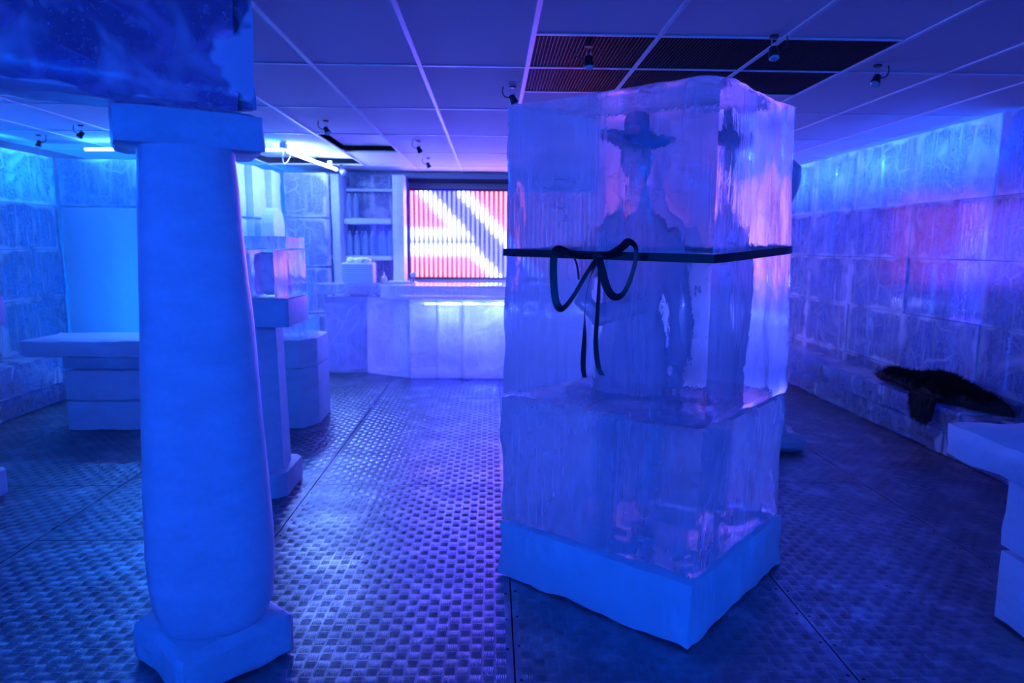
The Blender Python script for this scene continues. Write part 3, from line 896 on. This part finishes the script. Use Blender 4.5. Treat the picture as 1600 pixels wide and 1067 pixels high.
def second_pedestal():
    t = thing('ice_plinth', (-1.78, 5.65, 0), 'broad low ice plinth with a clear slab on top, beside the bar', 'pedestal')
    pts = [(-2.08, 5.33), (-1.56, 5.33), (-1.46, 5.50), (-1.46, 5.88), (-1.60, 6.0), (-1.98, 6.0), (-2.08, 5.85)]
    obj('lower_block', prism(pts, 0, 0.50, 0.012), 'frost_soft', t, 35)
    obj('upper_block', prism(pts, 0.504, 0.735, 0.012), 'frost_soft', t, 35)
    obj('clear_slab', slab(-1.98, -1.52, 5.42, 5.85, 0.738, 0.90, (6, 6, 3), 0.004, 51, 0.008), 'display', t, 35)
second_pedestal()

# ------------------------------------------------------------------ tables
def slab_table():
    t = thing('ice_table', (-3.1, 5.45, 0), 'low ice table, wide slab on a banded block leg by the cyan partition', 'table')
    obj('table_top', slab(-3.70, -2.55, 5.20, 5.72, 0.605, 0.75, (14, 8, 3), 0.005, 61, 0.02), 'frost_soft', t, 35)
    for k, (z0, z1) in enumerate(((0.0, 0.245), (0.248, 0.50), (0.503, 0.604))):
        obj('leg_block', slab(-3.42, -2.72, 5.27, 5.64, z0, z1, (8, 5, 3), 0.004, 62 + k, 0.012), 'frost_soft', t, 35)
slab_table()

def right_table():
    t = thing('ice_table', (2.45, 2.2, 0), 'smooth blue-lit ice table with thick top, facing the fur bench', 'table')
    obj('table_top', slab(1.935, 3.0, 1.75, 2.69, 0.625, 0.78, (12, 12, 3), 0.004, 71, 0.022), 'frost_soft', t, 35)
    for k, (z0, z1) in enumerate(((0.0, 0.31), (0.312, 0.624))):
        obj('leg_block', slab(2.05, 2.75, 1.95, 2.47, z0, z1, (8, 6, 4), 0.004, 72 + k, 0.014), 'frost_soft', t, 35)
    bm = lathe([(0.02, 0.783), (0.115, 0.784), (0.125, 0.80), (0.12, 0.83), (0.098, 0.865), (0.06, 0.885), (0.015, 0.892)], 2.375, 2.60, 24)
    rough(bm, 0.004, 12.0, 3)
    tag(obj('ice_bowl', bm, 'frost_soft', None, 60), 'round upturned frosted ice bowl on the smooth blue ice table', 'bowl')
    bm = bmesh.new()
    bmesh.ops.create_icosphere(bm, subdivisions=4, radius=1.0)
    for v in bm.verts:
        k = 1 + 0.20 * noise.noise(v.co * 2.2) + 0.10 * abs(noise.noise(v.co * 6.0)) + 0.05 * abs(noise.noise(v.co * 13))
        v.co = Vector((2.30 + v.co.x * 0.085 * k, 2.37 + v.co.y * 0.075 * k, max(0.782, 0.84 + v.co.z * 0.062 * k)))
    tag(obj('crumpled_glove', bm, 'cloth', None, 50), 'dark blue crumpled glove lying on the smooth blue ice table', 'glove')
right_table()

# carved totem behind the monolith
def totem():
    t = thing('ice_totem', (2.03, 4.80, 0), 'carved ice totem with swollen head on a foot block, behind the tall clear block', 'ice sculpture')
    obj('foot', slab(1.72, 2.345, 4.62, 5.0, 0, 0.135, (8, 6, 3), 0.008, 81, 0.03), 'frost_soft', t, 40)
    bm = lathe([(0.19, 0.137), (0.165, 0.22), (0.13, 0.45), (0.12, 1.0), (0.11, 1.45), (0.09, 1.62), (0.085, 1.70), (0.11, 1.80), (0.15, 1.90), (0.17, 2.0), (0.165, 2.07), (0.12, 2.12), (0.03, 2.14)], 2.03, 4.80, 24, None, 2.6)
    rough(bm, 0.006, 7, 2)
    obj('body', bm, 'frost_soft', t, 60)
totem()

# ------------------------------------------------------------------ partitions on the far side of the column
def partitions():
    global seed
    # milky wall facing the room, beside the bench wall: tall cloudy slabs below, one clear course on top
    t = thing('ice_partition', (-3.6, 7.1, 0), 'milky cyan-glowing ice partition behind the slab table', 'ice wall')
    js = [-4.46, -3.62, -2.78]
    led_strip('led_strip', (-3.2, 7.55, 0.002), (-3.2, 7.55, 1.6), 'led_cyan', 'upright cyan tube lamp standing behind the milky ice partition', None, 0.03, False)
    for a0, a1 in zip(js, js[1:]):
        seed += 1
        obj('tall_slab', slab(a0 + 0.003, a1 - 0.003, 7.05, 7.25, 0.0, 1.875, (6, 3, 14), 0.006, seed, 0.012), 'partition', t, 40)
        seed += 1
        obj('clear_block', slab(a0 + 0.003, a1 - 0.003, 7.06, 7.25, 1.88, 2.36, (6, 3, 6), 0.006, seed, 0.012), 'wall_y', t, 40)
    # pale wall running back to the bar with an arched stone
    t = thing('ice_partition', (-2.7, 7.8, 0), 'pale bright ice wall running from the cyan partition back to the bar', 'ice wall')
    js = [7.27, 7.75, 8.2, 8.56]
    for k, (a0, a1) in enumerate(zip(js, js[1:])):
        for z0, z1 in ((0.0, 0.92), (0.925, 1.80), (1.805, 2.40)):
            seed += 1
            x_ = -2.79 + 0.155 * (a0 - 7.27)
            obj('ice_block', slab(x_ - 0.2, x_, a0 + 0.003, a1 - 0.003, z0 + 0.003, z1 - 0.003, (3, 5, 6), 0.005, seed, 0.012), 'frost_soft', t, 40)
    # arched stone standing before it
    pts = []
    bm = bmesh.new()
    ring = [(7.62, 0.0), (8.02, 0.0), (8.02, 1.72)] + [(7.82 + 0.2 * math.cos(a), 1.72 + 0.2 * math.sin(a)) for a in [PI * k / 12 for k in range(1, 12)]] + [(7.62, 1.72)]
    loft([[(-2.60, y, z) for y, z in ring], [(-2.46, y, z) for y, z in ring]], True, bm)
    bmesh.ops.bevel(bm, geom=[e for e in bm.edges], offset=0.008, segments=2, affect='EDGES')
    o = obj('arched_stone', bm, 'frost_soft', None, 35)
    tag(o, 'round-topped ice slab standing before the pale ice wall', 'ice slab')
    # wall beside the bar, cracked blocks
    t = thing('ice_partition', (-2.33, 8.7, 0), 'cracked ice wall between the pale wall and the bottle shelves', 'ice wall')
    for z0, z1 in ((0.0, 0.62), (0.625, 1.22), (1.225, 1.84), (1.845, 2.41)):
        seed += 1
        obj('ice_block', slab(-2.63, -2.10, 8.58, 8.80, z0, z1, (6, 3, 6), 0.006, seed, 0.012), 'wall_y', t, 40)
partitions()

# ------------------------------------------------------------------ bar
def bar():
    global seed
    t = thing('bar_counter', (0.3, 7.75, 0), 'long ice bar of cloudy blocks with a rounded counter top', 'bar')
    def front(x):                     # front face of the bar in plan, swinging back at the left end
        if x > -0.85: return 7.42
        u = min(1.0, (-0.85 - x) / 0.55)
        return 7.42 + 0.33 * (3 * u * u - 2 * u ** 3)
    js = [-1.95, -1.47, -0.93, -0.62, -0.34, 0.17, 0.75, 1.30, 1.85, 2.4]
    for a0, a1 in zip(js, js[1:]):
        seed += 1
        bot = [Vector((a0, front(a0), 0)), Vector((a1, front(a1), 0)), Vector((a1, front(a1) + 0.28, 0)), Vector((a0, front(a0) + 0.28, 0))]
        top = [v + Vector((0, 0, 0.905)) for v in bot]
        obj('front_block', hexa(bot, top, (6, 3, 10), 0.003, 5, seed, 0.004), 'bar_ice', t, 40)
    # higher rounded counter
    pts = [(2.42, 7.36), (-0.95, 7.36)]
    for k in range(1, 9):
        a = PI / 2 * k / 8
        pts.append((-0.95 - 0.34 * math.sin(a), 7.36 + 0.34 * (1 - math.cos(a))))
    pts += [(-1.29, 8.05), (2.42, 8.05)]
    obj('counter_top', prism(pts, 0.908, 1.06, 0.012), 'counter', t, 35)
    obj('light_tube', tube([(-0.80, 7.86, 0.82), (2.35, 7.86, 0.82)], 0.012, 8), 'led_bar', t, 60)
    obj('side_counter', box(-2.06, -1.295, 7.70, 8.05, 0.935, 1.06, 0.012), 'wall_y', t, 35)
bar()

# white box with crumpled liner on the bar
def counter_items():
    t = thing('napkin_box', (-1.55, 7.82, 1.06), 'square white box with crumpled liner on the bar end', 'box')
    bm = box(-1.735, -1.385, 7.74, 7.95, 1.062, 1.30, 0.008)
    obj('box_body', bm, 'box_white', t, 35)
    for k in range(9):
        obj('rib', box(-1.742, -1.378, 7.733, 7.957, 1.075 + k * 0.025, 1.085 + k * 0.025, 0.002, 1), 'box_white', t, 35)
    bm = slab(-1.69, -1.43, 7.77, 7.92, 1.295, 1.345, (16, 10, 3), 0.03, 91, 0.01, 0, 16)
    obj('liner', bm, 'box_white', t, 40)
    # small squeeze bottle and a tray
    t = thing('squeeze_bottle', (-1.29, 7.85, 1.06), 'small pale squeeze bottle beside the white box', 'bottle')
    obj('bottle_body', lathe([(0.03, 1.062), (0.034, 1.07), (0.034, 1.12), (0.026, 1.135)], -1.27, 7.85, 16), 'white_plastic', t, 40)
    obj('nozzle', lathe([(0.02, 1.135), (0.012, 1.15), (0.005, 1.19)], -1.27, 7.85, 12), 'white_plastic', t, 40)
    bm = prism([(-1.22, 7.78), (-0.98, 7.80), (-0.98, 7.96), (-1.22, 7.94)], 1.062, 1.085, 0.004)
    tag(obj('tray', bm, 'white_plastic', None, 35), 'shallow pale tray on the bar beside the squeeze bottle', 'tray')
    t = thing('beer_tap', (-0.93, 7.86, 1.06), 'short tap post with a round white knob on the bar', 'tap')
    obj('tap_post', lathe([(0.045, 1.062), (0.045, 1.072), (0.02, 1.08), (0.02, 1.135)], -0.93, 7.86, 16), 'chrome', t, 40)
    obj('tap_knob', lathe([(0.008, 1.133), (0.03, 1.145), (0.036, 1.165), (0.026, 1.188), (0.005, 1.195)], -0.93, 7.86, 16), 'white_plastic', t, 60)
counter_items()

# ------------------------------------------------------------------ back wall: shelves with bottles, post, light panel
def back_wall():
    global seed
    # ice backing of the shelf niche and of the light panel
    ice_wall_blocks(wall_back, 9.34, 'x', [-2.66, -2.1, -1.66, -1.2, -0.7, -0.1, 0.55, 1.2, 1.75, 2.4, 3.0, 3.66], [0.0, 0.46, 0.93, 1.33, 1.86, 2.29, 2.46], 0.18, 'wall_y', skip=lambda a, z: -1.15 < a < 1.7 and 0.95 < z)
    t = thing('shelf_unit', (-1.65, 9.2, 0), 'ice shelf niche with two boards between cracked wall and white post', 'shelf')
    obj('side_post', slab(-2.10, -1.985, 8.82, 9.32, 0, 2.42, (3, 4, 14), 0.005, 101, 0.01), 'frost_soft', t, 40)
    obj('shelf_board', slab(-1.98, -1.345, 9.0, 9.32, 1.78, 1.86, (8, 4, 2), 0.004, 102, 0.01), 'frost_soft', t, 40)
    obj('shelf_board', slab(-1.98, -1.345, 9.0, 9.32, 1.30, 1.365, (8, 4, 2), 0.004, 103, 0.01), 'frost_soft', t, 40)
    obj('top_rail', slab(-1.98, -1.345, 9.15, 9.3, 2.22, 2.26, (8, 3, 2), 0.004, 104, 0.008), 'frost_soft', t, 40)
    o = obj('ice_post', slab(-1.34, -1.175, 9.0, 9.32, 0, 2.44, (3, 4, 16), 0.006, 105, 0.012), 'frost_soft', None, 40)
    tag(o, 'square white ice post between the bottle shelves and the striped light panel', 'post')
    # ribbed bottles
    def bottle(x, y, z, label, group):
        b = thing('ribbed_bottle', (x, y, z), label, 'bottle', group)
        prof = [(0.036, z + 0.001)]
        for k in range(9):
            prof += [(0.040, z + 0.008 + k * 0.024), (0.040, z + 0.022 + k * 0.024), (0.035, z + 0.027 + k * 0.024)]
        prof += [(0.038, z + 0.235), (0.030, z + 0.262), (0.018, z + 0.288), (0.013, z + 0.305)]
        obj('bottle_glass', lathe(prof, x, y, 14), 'glass', b, 50)
        obj('stopper', lathe([(0.014, z + 0.306), (0.014, z + 0.318), (0.004, z + 0.332)], x, y, 10), 'frost_soft', b, 50)
        return b
    b0 = bottle(-1.93, 9.12, 1.366, 'ribbed clear bottle with pointed top on the lower ice shelf', 'bottles on the lower ice shelf')
    for x, y in ((-1.84, 9.14), (-1.715, 9.12), (-1.625, 9.13), (-1.53, 9.2), (-1.47, 9.09), (-1.39, 9.13), (-1.78, 9.22)):
        dup(b0, (x, y, 1.366))
    b1 = dup(b0, (-1.93, 9.12, 1.861), 'ribbed clear bottle with pointed top on the upper ice shelf'); b1['group'] = 'bottles on the upper ice shelf'
    dup(b1, (-1.84, 9.13, 1.861))

    # striped light panel
    t = thing('light_panel', (0.2, 9.42, 1.06), 'large panel of upright glowing red, white and blue light tubes behind the bar', 'light panel')
    PX0, PX1, PZ0, PZ1 = -1.15, 1.55, 1.065, 2.255
    obj('backing_board', box(PX0 - 0.01, PX1 + 0.03, 9.46, 9.5, PZ0 - 0.04, 2.40), 'board', t)
    obj('top_frame', box(PX0 - 0.01, PX1 + 0.03, 9.36, 9.46, 2.37, 2.42, 0.004), 'dark', t)
    obj('top_channel', box(PX0, PX1, 9.38, 9.46, PZ1 + 0.004, PZ1 + 0.03, 0.003), 'black', t)
    obj('bottom_channel', box(PX0, PX1, 9.38, 9.46, PZ0 - 0.03, PZ0 - 0.004, 0.003), 'black', t)
    S = 1.22
    RED, WHT, BLU = Vector((0.58, 0.075, 0.12)), Vector((0.66, 0.78, 8.0)), Vector((0.05, 0.055, 8.0))
    def sm(e0, e1, x):
        u = max(0, min(1, (x - e0) / (e1 - e0))); return u * u * (3 - 2 * u)
    def band(x, c, h): return 1 - sm(h * 0.7, h * 1.25, abs(x - c))
    def colour(u, v):
        c1 = 0.16 + 0.92 * v; c2 = 0.60 + 0.92 * v; c3 = 0.60 + 0.95 * (v - 0.60)
        wv_ = 0.0
        if v < 0.55: wv_ = max(wv_, band(u, c1, 0.08) * (1 - sm(0.46, 0.56, v)))
        wv_ = max(wv_, band(u, c2, 0.075))
        wv_ = max(wv_, band(v, 0.475, 0.055) * (1 - sm(0.52, 0.62, u)))
        wv_ = max(wv_, band(v, 0.655, 0.06) * (1 - sm(0.66, 0.76, u)))
        if v > 0.6: wv_ = max(wv_, band(u, c3 + 0.04, 0.075))
        blue = False
        if u > c1 and u < c2 and v < 0.66: blue = True
        if 0.52 < v < 0.62 and u < 0.75: blue = True
        if v >= 0.6 and u > c3 and u < c2 : blue = True
        base = BLU if blue else RED
        return base.lerp(WHT, wv_)
    k = 0
    x = PX0 + 0.03
    while x < PX1:
        me_z = 22
        bm = bmesh.new()
        lay = bm.verts.layers.float_color.new('led')
        rings = []
        for i in range(me_z + 1):
            zz = PZ0 + (PZ1 - PZ0) * i / me_z
            c = colour((x - PX0) / S, (PZ1 - zz) / S)
            ring = []
            for a in range(8):
                v = bm.verts.new((x + 0.0165 * math.cos(a * PI / 4), 9.415 + 0.0165 * math.sin(a * PI / 4), zz))
                v[lay] = (c.x / 10, c.y / 10, c.z / 10, 1)
                ring.append(v)
            rings.append(ring)
        for a, b in zip(rings, rings[1:]):
            for i in range(8): bm.faces.new((a[i], a[(i + 1) % 8], b[(i + 1) % 8], b[i]))
        bm.faces.new(rings[0][::-1]); bm.faces.new(rings[-1])
        obj('light_tube', bm, 'tube', t, 60)
        x += 0.0655; k += 1
    # clear ice sheet joints before the panel
    for zz in (1.455, 1.93): obj('cross_wire', tube([(PX0, 9.385, zz), (PX1, 9.385, zz)], 0.0025, 6), 'chrome', t)
back_wall()
for nd in MT['tube'].node_tree.nodes:
    if nd.type == 'EMISSION': nd.inputs['Strength'].default_value = S_PANEL * 10

# ------------------------------------------------------------------ bare LED strip in the corner by the bar
def cove():
    t = thing('led_strip', (-2.2, 7.0, 2.44), 'bare white-cyan light strip hung under the ceiling above the partitions', 'light strip')
    obj('light_tube', tube([(-4.1, 6.98, 2.44), (-2.10, 6.90, 2.445)], 0.014, 8), 'led_cove', t, 60)
    obj('light_tube', tube([(-2.08, 7.0, 2.44), (-1.95, 8.55, 2.44)], 0.014, 8), 'led_white', t, 60)
    obj('cable', tube(catmull([(-2.10, 6.92, 2.46), (-2.2, 7.2, 2.40), (-2.28, 7.5, 2.385), (-2.3, 7.7, 2.43), (-2.3, 7.8, 2.50)]), 0.006, 6), 'white_plastic', t, 60)
    obj('hanger', box(-2.13, -2.07, 6.88, 6.96, 2.458, 2.515), 'white_plastic', t)
    obj('hanger', box(-2.0, -1.95, 8.3, 8.34, 2.456, 2.515), 'white_plastic', t)
cove()

# ------------------------------------------------------------------ small ceiling spotlights
def spot(loc, aim, label, flip=1, big=False):
    x, y, z = loc
    t = thing('ceiling_spotlight', (x, y, ZC), label, 'spotlight', 'small black ceiling spotlights')
    T = Vector((x, y, ZC - 0.004))
    aim = Vector(aim).normalized()
    obj('mount', lathe([(0.022, ZC - 0.014), (0.022, ZC - 0.003)], x, y, 14), 'black', t, 40)
    for s in (-1, 1):
        obj('stem', tube([T + Vector((s * 0.011, 0, -0.008)), T + Vector((s * 0.011, 0, -0.062))], 0.003, 6), 'chrome', t, 60)
    obj('cable', tube(catmull([T + Vector((-0.06 * flip, 0.0, 0.0)), T + Vector((-0.066 * flip, 0, -0.03)), T + Vector((-0.05 * flip, 0, -0.062)), T + Vector((-0.008, 0, -0.072))]), 0.004, 6), 'black', t, 60)
    c = T + Vector((0, 0, -0.075))
    sc_ = 1.5 if big else 1.0
    obj('lamp_head', tube([c - aim * 0.025, c - aim * 0.02, c + aim * 0.005, c + aim * 0.03 * sc_, c + aim * 0.034 * sc_], [0.012, 0.02, 0.022 * sc_, 0.028 * sc_, 0.028 * sc_], 14), 'white_plastic' if big else 'black', t, 40)
    obj('lens', tube([c + aim * 0.0345 * sc_, c + aim * 0.042 * sc_], [0.025 * sc_, 0.018 * sc_], 14), 'lens', t, 40)
down = (0.2, -0.5, -1)
spot((0.49, 3.52, 2.45), (0.05, -0.2, -1), 'small ceiling spotlight with blue lens under the dark grille')
spot((1.36, 3.32, 2.45), (0.0, -0.4, -1), 'small ceiling spotlight hung from the bar between two grilles', -1)
spot((2.15, 3.80, 2.45), (-0.5, -0.4, -1), 'small ceiling spotlight just past the last dark grille', -1)
spot((0.13, 4.42, 2.45), (0.5, 0.1, -1), 'small ceiling spotlight just above the left shoulder of the tall clear block')
spot((-1.37, 5.68, 2.45), (0.5, -0.3, -0.8), 'small ceiling spotlight above the glowing ice case')
spot((-0.72, 6.70, 2.45), (0.4, 0.3, -0.8), 'small ceiling spotlight over the open floor before the bar')
spot((-0.75, 7.95, 2.45), (0.4, 0.3, -0.8), 'small ceiling spotlight over the bar counter')
spot((-3.57, 6.04, 2.45), (-0.6, -0.2, -0.8), 'small ceiling spotlight beside the column capital, over the slab table')
spot((-4.30, 6.6, 2.45), (-0.2, -0.2, -1), 'small ceiling spotlight at the wall beside the dark bench', -1)
spot((-1.93, 8.72, 2.45), (0.7, -0.3, -0.5), 'larger white spotlight at the end of the bare light strip', 1, True)
